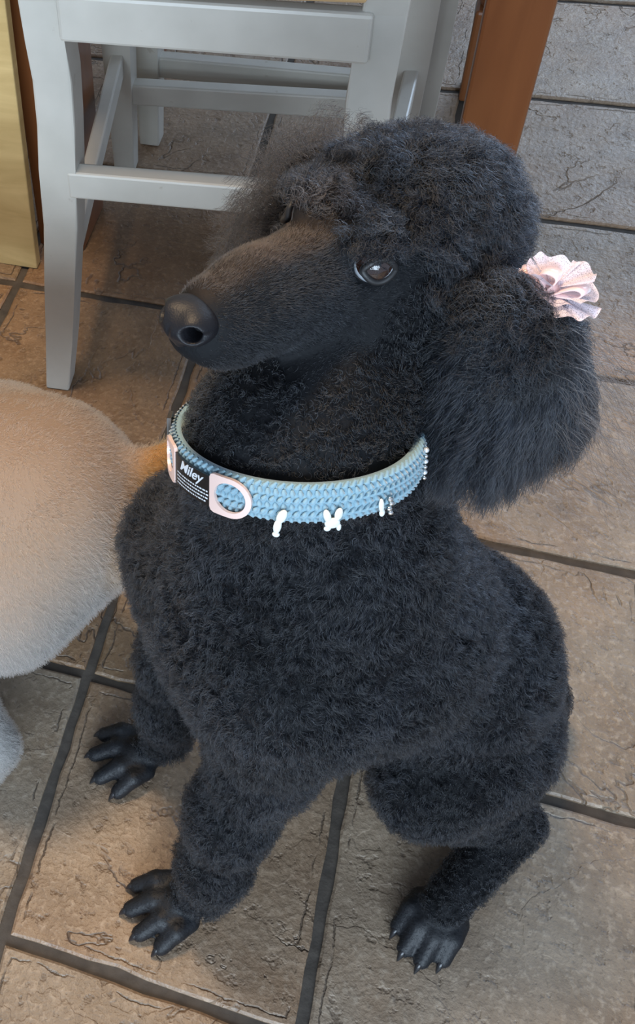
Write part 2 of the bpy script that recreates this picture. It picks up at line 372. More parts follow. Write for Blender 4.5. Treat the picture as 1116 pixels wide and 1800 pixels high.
def vnormals(V, Q):
    n = np.cross(V[Q[:, 2]] - V[Q[:, 0]], V[Q[:, 3]] - V[Q[:, 1]]); N = np.zeros_like(V)
    for a in range(4): np.add.at(N, Q[:, a], n)
    return N / (np.linalg.norm(N, axis=1)[:, None] + 1e-12)
_WN = [(RNG.normal(size=(14, 3)), RNG.uniform(0, 6.28, (14, 3))) for _ in range(3)]
def wob(P, freq, which=0):
    """smooth vector noise in [-1,1]"""
    K, ph = _WN[which]; out = np.zeros_like(P)
    for a in range(3):
        acc = 0
        for q in range(14): acc = acc + np.sin((P @ K[(q + a * 5) % 14]) * freq * (0.6 + 0.08 * q) + ph[q, a])
        out[:, a] = acc / 4.0
    return out
def sample(V, Q, dens, n):
    Tn = np.concatenate([Q[:, [0, 1, 2]], Q[:, [0, 2, 3]]])
    ar = 0.5 * np.linalg.norm(np.cross(V[Tn[:, 1]] - V[Tn[:, 0]], V[Tn[:, 2]] - V[Tn[:, 0]]), axis=1) * dens[Tn].mean(1)
    c = np.cumsum(ar); c /= c[-1]; t = np.searchsorted(c, RNG.random(n)); t = np.minimum(t, len(Tn) - 1)
    u = RNG.random((n, 2)); f = u.sum(1) > 1; u[f] = 1 - u[f]
    W = np.stack([1 - u.sum(1), u[:, 0], u[:, 1]], 1)
    return Tn[t], W
def interp(A, tri, W): return (A[tri] * (W[:, :, None] if A.ndim == 2 else W)).sum(1)
def hair_object(name, P, col, rad, mat_, parent, label=None):
    """P: (n, k, 3) world points"""
    n, k, _ = P.shape
    hc = bpy.data.hair_curves.new(name); hc.add_curves([k] * n)
    hc.attributes['position'].data.foreach_set('vector', P.astype(np.float32).ravel())
    ra = hc.attributes.get('radius') or hc.attributes.new('radius', 'FLOAT', 'POINT')
    rr = np.broadcast_to(np.asarray(rad, np.float32), (n,))[:, None] * np.linspace(1.0, 0.35, k, dtype=np.float32)[None]
    ra.data.foreach_set('value', rr.astype(np.float32).ravel())
    ca = hc.attributes.new('col', 'FLOAT_COLOR', 'CURVE'); c4 = np.ones((n, 4), np.float32); c4[:, :3] = col; ca.data.foreach_set('color', c4.ravel())
    hc.materials.append(mat_)
    o = bpy.data.objects.new(name, hc); COL.objects.link(o)
    if parent: o.parent = parent; o.matrix_parent_inverse = Matrix.Translation(parent.location).inverted()
    o['kind'] = 'stuff'
    if label: o['label'] = label
    return o
def grow(root, d0, length, k, curl=0.0, turns=1.5, droop=0.0, coh=60.0, side=None):
    """hair strands from roots along d0 with curls and gravity"""
    n = len(root); s = np.linspace(0, 1, k)
    d0 = d0 / (np.linalg.norm(d0, axis=1)[:, None] + 1e-9)
    a = np.cross(d0, RNG.normal(size=(n, 3)) * 0.35 + wob(root, coh, 1)); a /= np.linalg.norm(a, axis=1)[:, None] + 1e-9; b = np.cross(d0, a)
    ph = wob(root, coh * 0.7, 2)[:, 0] * 4 + RNG.normal(0, 0.7, n)
    ang = ph[:, None] + 2 * np.pi * turns * s[None] * RNG.uniform(0.7, 1.3, n)[:, None]
    L = np.asarray(length)[:, None] * np.ones((1, k))
    env = np.minimum(1, s * 2.2)[None]
    P = root[:, None] + d0[:, None] * (s[None] * L)[..., None]
    P += (a[:, None] * (np.cos(ang) - np.cos(ph)[:, None])[..., None] + b[:, None] * (np.sin(ang) - np.sin(ph)[:, None])[..., None]) * (np.broadcast_to(np.asarray(curl), (n,))[:, None] * env)[..., None]
    P[:, :, 2] -= droop * (s[None] ** 2) * L
    return P
def fur_material(name, rough=0.5, ior=1.5):
    m = mat(name, rough=rough); N = NT(m); a = N.n('ShaderNodeAttribute'); a.attribute_name = 'col'
    h = N.n('ShaderNodeBsdfHairPrincipled'); h.parametrization = 'COLOR'; h.inputs['IOR'].default_value = ior
    N.l(a.outputs['Color'], h.inputs['Color']); h.inputs['Roughness'].default_value = rough; h.inputs['Radial Roughness'].default_value = 0.5
    out = [x for x in N.t.nodes if x.type == 'OUTPUT_MATERIAL'][0]; N.t.links.new(h.outputs[0], out.inputs[0])
    return m
def skin_material(name, rough=0.7, spec=0.3):
    m = mat(name, rough=rough, spec=spec); N = NT(m); a = N.n('ShaderNodeAttribute'); a.attribute_name = 'col'; N.l(a.outputs['Color'], N.b.inputs['Base Color'])
    N.l(N.math('ADD', rough, N.math('MULTIPLY', a.outputs['Alpha'], -.22)), N.b.inputs['Roughness']); N.l(N.math('ADD', spec, N.math('MULTIPLY', a.outputs['Alpha'], .18)), N.b.inputs['Specular IOR Level'])
    tc = N.n('ShaderNodeTexCoord'); x = N.n('ShaderNodeTexNoise'); x.inputs['Scale'].default_value = 320; x.inputs['Detail'].default_value = 3; N.l(tc.outputs['Object'], x.inputs['Vector'])
    bp = N.n('ShaderNodeBump'); bp.inputs['Distance'].default_value = 0.0012; bp.inputs['Strength'].default_value = 0.5; N.l(x.outputs['Fac'], bp.inputs['Height']); N.l(bp.outputs[0], N.b.inputs['Normal'])
    return m
M_BFUR = fur_material('black_fur', 0.36, 1.46); M_BSKIN = skin_material('black_skin', 0.75, 0.2)
M_TFUR = fur_material('tan_fur', 0.55); M_TSKIN = skin_material('tan_skin', 0.8, 0.2)

# ------------------------------------------------------------------ poodle: dog frame (forward, left, height)
DO = np.array([0.41819, 0.14500, 0.0]); DF = np.array([-.86, -.51, 0]); DF /= np.linalg.norm(DF); DL = np.cross([0, 0, 1.0], DF)
DB = np.array([DF, DL, [0, 0, 1.0]])
def W_(p): return DO + np.asarray(p, float) @ DB
HE = np.array([-.1496, -.050, .764]); _y, _p = math.radians(24), math.radians(14)
HF = np.array([math.cos(_p) * math.cos(_y), math.cos(_p) * math.sin(_y), math.sin(_p)]); HL = np.array([-math.sin(_y), math.cos(_y), 0]); HU = np.cross(HF, HL)
HB = np.array([HF, HL, HU])
def H_(x, y, z): return HE + np.array([x, y, z]) @ HB       # head frame -> dog frame

S = SDF((-.52, -.24, -.012), (.10, .24, .93), 0.0032)
# torso
S.cone((-.322, 0, .145), (-.272, 0, .282), .075, .081, .05)
S.cone((-.272, 0, .282), (-.165, 0, .415), .080, .093, .05)
S.ell((-.104, -.010, .435), (.087, .100, .100), None, .05)
S.cone((-.155, 0, .42), (-.132, 0, .53), .100, .080, .06)
# neck
S.cone((-.132, 0, .53), (-.116, -.002, .642), .080, .060, .05)
S.cone((-.116, -.002, .642), H_(-.075, 0, -.03), .060, .048, .03)
# front legs: near (left) and far (right)
for sgn, pts in ((1, [(-.095, .058, .44), (-.088, .064, .305), (-.056, .075, .22), (-.042, .080, .12), (-.032, .080, .045)]), (-1, [(-.075, -.072, .43), (-.072, -.080, .31), (-.054, -.082, .22), (-.046, -.080, .12), (-.040, -.080, .045)])):
    rr = [.060, .035, .029, .026, .024]
    for i in range(4): S.cone(pts[i], pts[i + 1], rr[i], rr[i + 1], .03)
# paws
CLAWS = []
def paw(c, ang, lift=0.0, size=1.0, spread=0.17):
    c = np.array(c, float); f = np.array([math.cos(ang), math.sin(ang), 0]); l = np.array([-math.sin(ang), math.cos(ang), 0])
    S.cone(c + f * -.012 + [0, 0, .022], c + f * .010 + [0, 0, .020], .019 * size, .016 * size, .012)
    for q, (off, ln) in enumerate(((-.027, .027), (-.0095, .041), (.0095, .041), (.027, .027))):
        a2 = off / .027 * spread; d = f * math.cos(a2) + l * math.sin(a2)
        base = c + l * off * .8 * size + [0, 0, .020]
        kn = base + d * ln * .62 * size + [0, 0, .003]; tip = base + d * (ln + .010) * size + [0, 0, -.0105]
        S.cone(base, kn, .0100 * size, .0098 * size, .005); S.cone(kn, tip, .0098 * size, .0084 * size, .003)
        CLAWS.append((tip + d * .004 + [0, 0, .001], d))
paw((-.010, .078, 0), 0.12, spread=.26)
paw((-.012, -.080, 0), -0.02, spread=.32)
# hind leg near: hip, thigh, knee, shank, hock, metatarsus, paw
S.cone((-.310, .046, .180), (-.245, .078, .208), .062, .050, .025)
S.ell((-.262, .076, .203), (.066, .040, .052), None, .015)
S.cone((-.235, .08, .18), (-.318, .082, .080), .038, .028, .012)
S.cone((-.344, .090, .056), (-.255, .142, .030), .024, .021, .010)
S.cone((-.318, .082, .09), (-.344, .090, .056), .028, .024, .015)
paw((-.250, .143, 0), 0.66, spread=.08, size=.95)
# far hind leg
S.cone((-.310, -.046, .180), (-.245, -.085, .205), .072, .056, .03)
S.cone((-.235, -.085, .17), (-.345, -.085, .07), .044, .034, .015)
S.cone((-.355, -.085, .055), (-.245, -.14, .030), .029, .023, .010)
paw((-.240, -.142, 0), -0.5, spread=.10, size=.95)
# rump / tail set
S.cone((-.37, 0, .10), (-.415, -.02, .070), .050, .035, .03)
# head
S.ell(H_(-.060, 0, -.012), (.058, .045, .038), HB, .02)
S.cone(H_(-.020, 0, -.022), H_(.060, 0, -.022), .036, .0275, .02)
S.cone(H_(.060, 0, -.022), H_(.088, 0, -.0222), .0278, .0238, .012)
S.cone(H_(-.030, 0, -.043), H_(.085, 0, -.041), .024, .014, .015)
S.ell(H_(.090, 0, -.0330), (.026, .0195, .0140), HB, .006)
for s_ in (-1, 1):
    S.ell(H_(-.035, s_ * .030, -.028), (.035, .022, .028), HB, .02)
    S.ell(H_(-.006, s_ * .022, .010), (.020, .013, .008), HB, .012)
    S.ell(H_(.076, s_ * .010, -.032), (.034, .0155, .017), HB, .008)
    S.ell(H_(.006, s_ * .0330, .0), (.0145, .011, .0115), HB, .005, 'cut')
# topknot volume
S.ell(H_(-.072, 0, -.006), (.049, .044, .038), HB, .02)
S.ell(H_(-.100, 0, -.014), (.034, .042, .038), HB, .02)
# ears: hanging flaps
EARN = [(-.226, .008, .735), (-.240, .016, .712), (-.247, .018, .675), (-.248, .018, .636)]
EAX = np.array([.80, .30, 0])
for i in range(3):
    a, b = np.array(EARN[i]), np.array(EARN[i + 1])
    for t_ in (-1, -.4, .3, .9):
        S.cone(a + EAX * t_ * (.010 + .012 * i), b + EAX * t_ * (.022 + .012 * i), .014, .014, .012)
EARF = [tuple(H_(-.062, -.052, .008)), tuple(H_(-.056, -.064, -.01)), tuple(H_(-.054, -.070, -.05)), tuple(H_(-.054, -.070, -.11))]
for i in range(3): S.cone(EARF[i], EARF[i + 1], .015, .020, .012)
V, Q = S.mesh(1)
HV = (V - HE) @ HB.T                    # vertices in head coordinates
NV = vnormals(V, Q)
if (NV * (V - np.array([-.2, 0, .35]))).sum() < 0: Q = Q[:, ::-1]; NV = -NV

BLK = np.array([.0046, .0054, .0072])
def coat_col(Vd, Hd):
    c = np.tile(BLK, (len(Vd), 1))
    br = np.clip((Hd[:, 0] + .025) / .05, 0, 1) * np.clip((.135 - Hd[:, 0]) / .03, 0, 1) * np.clip((Hd[:, 2] + .012) / .012, 0, 1) * np.clip((.03 - Hd[:, 2]) / .02, 0, 1) * np.clip((.012 - Hd[:, 1]) / .012, 0, 1) * np.clip((.028 + Hd[:, 1]) / .014, 0, 1)
    return c + br[:, None] * np.array([.021, .0120, .0052])
body_me = np_mesh('body', V @ DB + DO, Q)
pawv = np.zeros(len(V))
for pc in ((-.002, .080), (-.004, -.080), (-.232, .155), (-.222, -.152)): pawv = np.maximum(pawv, np.clip((.062 - np.hypot(V[:, 0] - pc[0], V[:, 1] - pc[1])) / .01, 0, 1) * np.clip((.04 - V[:, 2]) / .01, 0, 1))
add_col(body_me, coat_col(V, HV) * (0.7 + .5 * pawv[:, None]), pawv)
pood = empty('poodle', tuple(W_((-.2, 0, 0))))
tag(pood, 'black curly-coated poodle sitting on the tiles, wearing a blue collar', 'dog')
link('body', body_me, M_BSKIN, pood)

# ---- poodle coat
def near_line(P, pts):
    d = np.full(len(P), 9.0)
    for a, b in zip(pts[:-1], pts[1:]):
        a = np.array(a); b = np.array(b); ba = b - a; t = np.clip((P - a) @ ba / (ba @ ba), 0, 1); d = np.minimum(d, np.linalg.norm(P - a - t[:, None] * ba, axis=1))
    return d
d_earN = near_line(V, EARN); d_earF = near_line(V, EARF)
headd = np.linalg.norm((HV - np.array([-.06, 0, -.005])) / np.array([1.0, 1.0, 1.0]), axis=1)
inhead = (V[:, 2] > .66) & (np.linalg.norm(HV - np.array([-.02, 0, -.02]), axis=1) < .16)
earN = (d_earN < .024) | (d_earN < .052) & (V[:, 2] > .60) & ((V @ np.array([-.35, .94, 0])) > .062) & (V[:, 0] < -.185) & (np.linalg.norm(HV - np.array([-.08, 0, -.01]), axis=1) > .050)
earF = (d_earF < .026) & (HV[:, 1] < -.048)
ear = earN | earF
knot = inhead & ~ear & (HV[:, 0] < np.where(np.abs(HV[:, 1]) > .013, .016, -.004)) & (HV[:, 2] > -.012 - .55 * np.clip(-.02 - HV[:, 0], 0, 1) - .25 * np.clip(-.05 - HV[:, 0], 0, 1)) & ~((HV[:, 0] > -.028) & (HV[:, 2] < .0125))
face = inhead & ~ear & ~knot & (HV[:, 0] > -.062) & (np.abs(HV[:, 1]) < .046) & (d_earN > .030) & (HV[:, 2] > -.066 + .10 * np.clip(HV[:, 0], -.1, 0))
bare = np.zeros(len(V), bool)
for pc in ((-.002, .080), (-.004, -.080), (-.232, .155), (-.222, -.152)):
    bare |= (np.hypot(V[:, 0] - pc[0], V[:, 1] - pc[1]) < .056) & (V[:, 2] < .036)
eyesd = np.minimum(np.linalg.norm(HV - np.array([.002, .031, .0]), axis=1), np.linalg.norm(HV - np.array([.002, -.031, .0]), axis=1))
nosed = np.linalg.norm(HV - np.array([.128, 0, -.02]), axis=1)
CC = np.array([-.115, .0, .6425]); CN = np.array([-.14, -.45, 1.0]); CN /= np.linalg.norm(CN); CR = .0745
underband = (np.abs((V - CC) @ CN) < .013) & (np.linalg.norm(V - CC, axis=1) < .11)
coat = ~(bare | ear | knot | face | underband)

def clump(S_, P0, cell, amt):
    g = np.floor((P0 + wob(P0, 260.0, 1) * cell * .35) / cell).astype(np.int64); key = (g[:, 0] * 73856093) ^ (g[:, 1] * 19349663) ^ (g[:, 2] * 83492791)
    _, inv = np.unique(key, return_inverse=True); cnt = np.bincount(inv).astype(float); k = S_.shape[1]
    for j in range(1, k):
        w_ = amt * (j / (k - 1)) ** .8
        for a in range(3):
            mu = (np.bincount(inv, S_[:, j, a]) / cnt)[inv]; S_[:, j, a] += (mu - S_[:, j, a]) * w_
    return S_
def coat_fur(name, mask, n, lfun, k, rad, nmix, wmix, dmix, curl, turns, droop, coh, flow=None, col=None, keep=None, tone=1.0, cell=0, cl=.6):
    n = int(n * FUR); tri, Wt = sample(V, Q, mask.astype(float), n)
    P0 = interp(V, tri, Wt); N0 = interp(NV, tri, Wt); N0 /= np.linalg.norm(N0, axis=1)[:, None] + 1e-9
    if keep is not None: m = keep(P0); P0 = P0[m]; N0 = N0[m]; n = len(P0)
    wv = wob(P0, coh, 0) + .8 * wob(P0, coh * .32, 1); wv -= (wv * N0).sum(1)[:, None] * N0
    d = N0 * nmix + wv * wmix + np.array([0, 0, -1.0]) * dmix + RNG.normal(size=P0.shape) * .16
    if flow is not None: d = d + flow(P0, N0)
    S_ = grow(P0 - N0 * .001, d, lfun(P0) * RNG.uniform(.75, 1.15, n), k, curl, turns, droop, coh)
    if cell: S_ = clump(S_, P0, cell, cl)
    hd = (P0 - HE) @ HB.T
    c = coat_col(P0, hd) if col is None else np.tile(np.array(col), (n, 1))
    c = c * (tone * np.exp(RNG.normal(0, .35, n) + .3 * wob(P0, 55.0, 2)[:, 0]))[:, None]
    g = RNG.random(n) < .07; c[g] = c[g] * 4.0 + np.array([.010, .012, .016])  # scattered bluish-grey hairs imitate cool highlights on the coat by colour
    return hair_object(name, S_ @ DB + DO, np.clip(c, 0, 1), rad, M_BFUR, pood)
def body_len(P):
    neck = np.clip((P[:, 2] - .60) / .06, 0, 1); leg = np.clip((.30 - P[:, 2]) / .2, 0, 1)
    low = np.clip((.13 - P[:, 2]) / .05, 0, 1) * (P[:, 0] < -.2)
    return .0130 - .0045 * neck - .0030 * leg - .0030 * low
coat_fur('body_fur', coat, 250000, body_len, 6, .00019, .78, .62, .22, .0022, 1.1, .2, 190.0, cell=.0042, cl=.62)
def back_flow(P, N): return -HF[None] * 1.0 - HU[None] * .1
coat_fur('face_fur', face, 85000, lambda P: np.full(len(P), .0046), 4, .00012, .62, .20, .0, .0003, 1.0, 0, 120.0, back_flow,
         keep=lambda P: (np.minimum(np.linalg.norm((P - HE) @ HB.T - np.array([.002, .031, 0]), axis=1), np.linalg.norm((P - HE) @ HB.T - np.array([.002, -.031, 0]), axis=1)) > .0138) & (np.linalg.norm((P - HE) @ HB.T - np.array([.115, 0, -.014]), axis=1) > .0158))
def knot_flow(P, N): return np.array([0, 0, -.05])[None] + 0 * P
coat_fur('topknot', knot, 34000, lambda P: np.full(len(P), .021), 10, .00017, 1.0, .60, .0, .0036, 1.7, .12, 95.0, knot_flow, tone=1.2, cell=.0056, cl=.52)

# long ear hair
def ear_fur(name, mask, n, lfun, flow, col, k=16, curl=.0042, turns=3.0, rad=.00017, droop=.25, tone=1.0):
    n = int(n * FUR); tri, Wt = sample(V, Q, mask.astype(float), n); P0 = interp(V, tri, Wt); N0 = interp(NV, tri, Wt)
    wv = wob(P0, 70.0, 1)
    d = flow(P0, N0) + wv * .10 + RNG.normal(size=P0.shape) * .07
    S_ = clump(grow(P0, d, lfun(P0) * RNG.uniform(.7, 1.12, n), k, curl, turns, droop, 90.0), P0, .012, .68)
    c = np.tile(np.array(col), (n, 1)) * (tone * np.exp(RNG.normal(0, .35, n)))[:, None]
    return hair_object(name, S_ @ DB + DO, np.clip(c, 0, 1), rad, M_BFUR, pood)
EC = np.array(EARN[0])
def earN_len(P): return np.clip((P[:, 2] - .616), .008, .13) * .80 + .009
def earN_flow(P, N):
    o = P - np.array([-.232, .012, 0]); o[:, 2] = 0
    return np.array([0, 0, -1.0])[None] + o * 5.0 + N * np.array([.26, .20, .05])
ear_fur('ear_hair', earN * (.35 + 3.0 * np.clip((V[:, 2] - .64) / .08, 0, 1)), 15000, earN_len, earN_flow, BLK * 2.4, curl=.0048, turns=3.4)  # hair colour raised to paint in highlights on the ear strands
def wisp_flow(P, N): return np.array([-.55, .30, -.55])[None] + N * .3
coat_fur('ear_top_hair', earN & (V[:, 2] > .690), 6500, lambda P: np.full(len(P), .028), 10, .00017, .35, .40, .85, .0036, 1.6, .15, 80.0, cell=.009, cl=.65)
coat_fur('paw_fur', bare, 7000, lambda P: np.full(len(P), .0034), 3, .00014, .7, .3, .0, .0002, .5, 0, 120.0, lambda P, N: np.array([.6, 0, -.1])[None] + 0 * P, keep=lambda P: P[:, 2] > .004)
coat_fur('ear_crown_hair', (d_earN < .042) & (V[:, 2] > .700) & (V[:, 0] < -.185), 6500, lambda P: np.full(len(P), .014), 8, .00017, 1.0, .50, .35, .0030, 1.4, .3, 80.0, cell=.006, cl=.55)
ear_fur('ear_wisps', earN & (V[:, 0] < -.24) & (V[:, 2] > .64), 420, lambda P: np.full(len(P), .085), wisp_flow, (.045, .036, .032), curl=.004, turns=2.0, rad=.00010, tone=1.2)
def earF_flow(P, N): return np.array([.35, -.30, -.35])[None] + N * .9
ear_fur('ear_hair', earF, 3400, lambda P: np.full(len(P), .044), earF_flow, (.011, .0095, .009), k=14, curl=.0060, turns=2.6, rad=.00012, droop=.35)

# ---- eyes, nose, claws
def basis(z):
    z = np.asarray(z, float); z = z / np.linalg.norm(z); x = np.cross([0.3, 0.2, 0.93], z); x /= np.linalg.norm(x); return np.array([x, np.cross(z, x), z])
M_SCLERA = mat('eye_white', (.40, .42, .45), .15); M_SCLERA.node_tree.nodes['Principled BSDF'].inputs['Coat Weight'].default_value = 1.0
M_IRIS = mat('eye_brown', (.020, .009, .006), .10, spec=.6); M_IRIS.node_tree.nodes['Principled BSDF'].inputs['Coat Weight'].default_value = 1.0
M_PUPIL = mat('eye_pupil', (.003, .003, .004), .05, spec=.8); M_LID = mat('eyelid', (.008, .0075, .008), .55)
def cap(c, r, axis, a0, a1, n=32, m=6):
    B = basis(axis); ph = np.linspace(a0, a1, m); th = np.arange(n) * 2 * np.pi / n
    P = np.stack([np.sin(ph)[:, None] * np.cos(th), np.sin(ph)[:, None] * np.sin(th), np.cos(ph)[:, None] * np.ones(n)], -1).reshape(-1, 3) * r
    Qs = [(i * n + j, (i + 1) * n + j, (i + 1) * n + (j + 1) % n, i * n + (j + 1) % n) for i in range(m - 1) for j in range(n)]
    return P @ B + c, np.array(Qs)
ER = .0120
for s_, nm in ((1, 'l'), (-1, 'r')):
    ec = H_(-.0035, s_ * .0275, .0); out_ = (HF * .50 + HL * s_ * .85 + HU * .12)
    gaze = (HF * .80 + HL * s_ * .56 + HU * .56) if s_ > 0 else (HF * .75 + HL * s_ * .45 + HU * .40); gaze /= np.linalg.norm(gaze)
    Ve, Qe = ball(ec, ER, 32, 20); eye = link('eye', np_mesh('eye', Ve @ DB + DO, Qe), M_SCLERA, pood)
    Vi, Qi = cap(ec, ER * 1.018, gaze, .28, .98); ir = np_mesh('iris', Vi @ DB + DO, Qi); o = link('iris', ir, M_IRIS); o.parent = eye; o.matrix_parent_inverse = eye.matrix_world.inverted()
    Vp, Qp = cap(ec, ER * 1.022, gaze, .001, .30); o = link('pupil', np_mesh('pupil', Vp @ DB + DO, Qp), M_PUPIL); o.parent = eye
    # eyelid rim, almond shaped, hugging the ball
    B = basis(out_); fx = HF - (HF @ B[2]) * B[2]; fx /= np.linalg.norm(fx); fz = np.cross(B[2], fx) * (1 if np.cross(B[2], fx) @ HU > 0 else -1)
    loop = []
    for t in np.arange(40) * 2 * np.pi / 40:
        u, v = math.cos(t) * .86, math.sin(t) * (.66 if math.sin(t) > 0 else .60) * (1 - .25 * abs(math.cos(t)) ** 3)
        dvec = B[2] + fx * math.tan(u) * .95 + fz * math.tan(v); loop.append(ec + dvec / np.linalg.norm(dvec) * ER * 1.05)
    Vl, Ql = tube(np.array(loop), .0021, 8, True); o = link('eyelid', np_mesh('eyelid', Vl @ DB + DO, Ql), M_LID, pood)
M_NOSE = mat('nose_leather', (.006, .006, .008), .50, spec=.28); N = NT(M_NOSE)
x = N.n('ShaderNodeTexVoronoi'); x.inputs['Scale'].default_value = 900; tc = N.n('ShaderNodeTexCoord'); N.l(tc.outputs['Object'], x.inputs['Vector'])
bp = N.n('ShaderNodeBump'); bp.inputs['Distance'].default_value = .0003; bp.inputs['Strength'].default_value = .3; N.l(x.outputs[0], bp.inputs['Height']); N.l(bp.outputs[0], N.b.inputs['Normal'])
nc = H_(.118, 0, -.02); SN = SDF(nc - .036, nc + .036, .0009)
SN.ell(H_(.1070, 0, -.0160), (.0155, .0160, .0112), HB, .004)
for s_ in (-1, 1):
    SN.ell(H_(.1130, s_ * .0082, -.0165), (.0118, .0096, .0096), HB, .004)
SN.cone(H_(.1200, 0, -.019), H_(.113, 0, -.029), .006, .005, .005)
for s_ in (-1, 1):
    SN.cone(H_(.1235, s_ * .0150, -.0155), H_(.1080, s_ * .0060, -.0155), .0052, .0034, .002, 'cut'); SN.cone(H_(.1195, s_ * .0165, -.0160), H_(.1090, s_ * .0200, -.0135), .0028, .0016, .0015, 'cut')
    SN.cone(H_(.1290, s_ * .0110, -.0155), H_(.1210, s_ * .0115, -.0155), .0038, .0040, .002, 'cut')
SN.cone(H_(.1275, 0, -.008), H_(.124, 0, -.036), .0012, .0012, .002, 'cut')
Vn, Qn = SN.mesh(1); nn = vnormals(Vn, Qn)
if (nn * (Vn - nc)).sum() < 0: Qn = Qn[:, ::-1]
o = link('nose', np_mesh('nose', Vn @ DB + DO, Qn), M_NOSE, pood); o['label'] = 'smooth black nose'
M_CLAW = mat('claw', (.012, .012, .014), .30, spec=.5)
for tip, d in CLAWS:
    d = np.asarray(d); t = np.linspace(0, 1, 7)[:, None]
    path = tip + d * t * .0085 + np.array([0, 0, -1.0]) * (t ** 1.6) * np.maximum(tip[2] - .0022, .002) + np.array([0, 0, .0015]) * (1 - t)
    Vc, Qc = tube(path, np.array([.0034, .0034, .0031, .0027, .0021, .0014, .0004]), 8); link('claw', np_mesh('claw', Vc @ DB + DO, Qc), M_CLAW, pood)

# ------------------------------------------------------------------ collar
CA = np.array([1.0, 0, 0]); CA -= CA @ CN * CN; CA /= np.linalg.norm(CA); CB = np.cross(CN, CA)
def roll(s, h, d=0.0):
    """unrolled band coordinates (arc length, height, depth) -> world"""
    s = np.asarray(s, float); th = s / CR; r = CR + np.asarray(d, float)
    P = CC + (r * np.cos(th))[..., None] * CA + (r * np.sin(th))[..., None] * CB + np.asarray(h, float)[..., None] * CN
    return P @ DB + DO
DEG = CR * math.pi / 180
coll = empty('dog_collar', tuple(roll(np.array(60 * DEG), np.array(-.013))))
tag(coll, 'light blue knitted dog collar with a black name tag and small charms', 'collar')
M_YARN = mat('blue_yarn', (.19, .31, .37), .85); M_YARN.node_tree.nodes['Principled BSDF'].inputs['Sheen Weight'].default_value = .4
M_TAG = mat('black_tag', (.006, .006, .007), .25); M_ROSE = mat('rose_metal', (.82, .62, .56), .28, .35); M_PRINT = mat('tag_print', (.55, .57, .60), .4)
M_CHARM = mat('charm_enamel', (.62, .66, .64), .25); M_SILVER = mat('silver', (.75, .76, .74), .18, 1.0); M_CRYSTAL = mat('crystal', (.85, .88, .9), .05, .6)
n_s = 150; th = np.arange(n_s) * 360 / n_s * DEG; prof = [(-.0122, -.0030), (-.0122, .0008), (-.008, .0022), (0, .0024), (.008, .0022), (.0122, .0008), (.0122, -.0030), (0, -.0032)]
Vb = np.stack([roll(th, np.full(n_s, a), np.full(n_s, b)) for a, b in prof], 1).reshape(-1, 3); m_ = len(prof)
Qb = np.array([(i * m_ + j, i * m_ + (j + 1) % m_, ((i + 1) % n_s) * m_ + (j + 1) % m_, ((i + 1) % n_s) * m_ + j) for i in range(n_s) for j in range(m_)])
band = link('band', np_mesh('band', Vb, Qb), M_YARN, coll)
parts = []
for row, hh in enumerate((-.0105, -.0062, -.0018, .0026, .0070, .0108)):
    for i in range(104):
        t0 = (i + .5 * (row % 2)) * 360 / 104 * DEG; slant = .0011 if row % 2 else -.0011
        pa = roll(np.array([t0 - slant - .0008, t0, t0 + slant + .0008]), np.array([hh - .0021, hh, hh + .0021]), np.array([.0018, .0034, .0018]) if abs(hh) < .010 else np.array([.0005, .0022, .0005]))
        parts.append(tube(pa, np.array([.0010, .0017, .0010]), 5))
st = np_mesh('stitches', *merge(parts)); o = link('stitches', st, M_YARN); o.parent = band; o['kind'] = 'stuff'
# name tag
def slab(name, s0, s1, h0, h1, d0, d1, m, parent, ns=14):
    ss = np.linspace(s0, s1, ns); pr = [(h0, d0), (h0, d1), (h1, d1), (h1, d0)]
    Vv = np.stack([roll(ss, np.full(ns, a), np.full(ns, b)) for a, b in pr], 1).reshape(-1, 3)
    Qq = [(i * 4 + j, i * 4 + (j + 1) % 4, (i + 1) * 4 + (j + 1) % 4, (i + 1) * 4 + j) for i in range(ns - 1) for j in range(4)] + [(0, 1, 2, 3), ((ns - 1) * 4 + 3, (ns - 1) * 4 + 2, (ns - 1) * 4 + 1, (ns - 1) * 4)]
    return link(name, np_mesh(name, Vv, np.array(Qq), False), m, parent)
tagp = slab('name_tag', 5.0 * DEG, 33.0 * DEG, -.0125, .0085, .0040, .0058, M_TAG, coll); tagp['label'] = 'black name tag plate'
cu = bpy.data.curves.new('lettering', 'FONT'); cu.body = 'Miley'; cu.size = .0098; cu.shear = .35; cu.extrude = .00015; cu.align_x = 'CENTER'; cu.offset = .0001
to = bpy.data.objects.new('lettering', cu); COL.objects.link(to); bpy.context.view_layer.update()
tme = bpy.data.meshes.new_from_object(to.evaluated_get(bpy.context.evaluated_depsgraph_get())); bpy.data.objects.remove(to)
co = np.empty(len(tme.vertices) * 3, np.float32); tme.vertices.foreach_get('co', co); co = co.reshape(-1, 3)
cw = roll(19.5 * DEG + co[:, 0], co[:, 1] + .0012, co[:, 2] + .0060); tme.vertices.foreach_set('co', cw.astype(np.float32).ravel()); tme.update()
tme.name = 'lettering'; tme.materials.clear(); o = link('lettering', tme, M_PRINT); o.parent = tagp
ps = []
for row in range(4):
    hh = -.0022 - row * .0024; sx = 8.5 * DEG
    while sx < 30.5 * DEG:
        ln = float(RNG.uniform(.0006, .0022)); a = roll(np.array([sx, sx + ln, sx + ln, sx]), np.array([hh, hh, hh - .0010, hh - .0010]), np.full(4, .00592)); ps.append((a, np.array([[0, 1, 2, 3]]))); sx += ln + .0006
o = link('small_print', np_mesh('small_print', *merge(ps), False), M_PRINT); o.parent = tagp
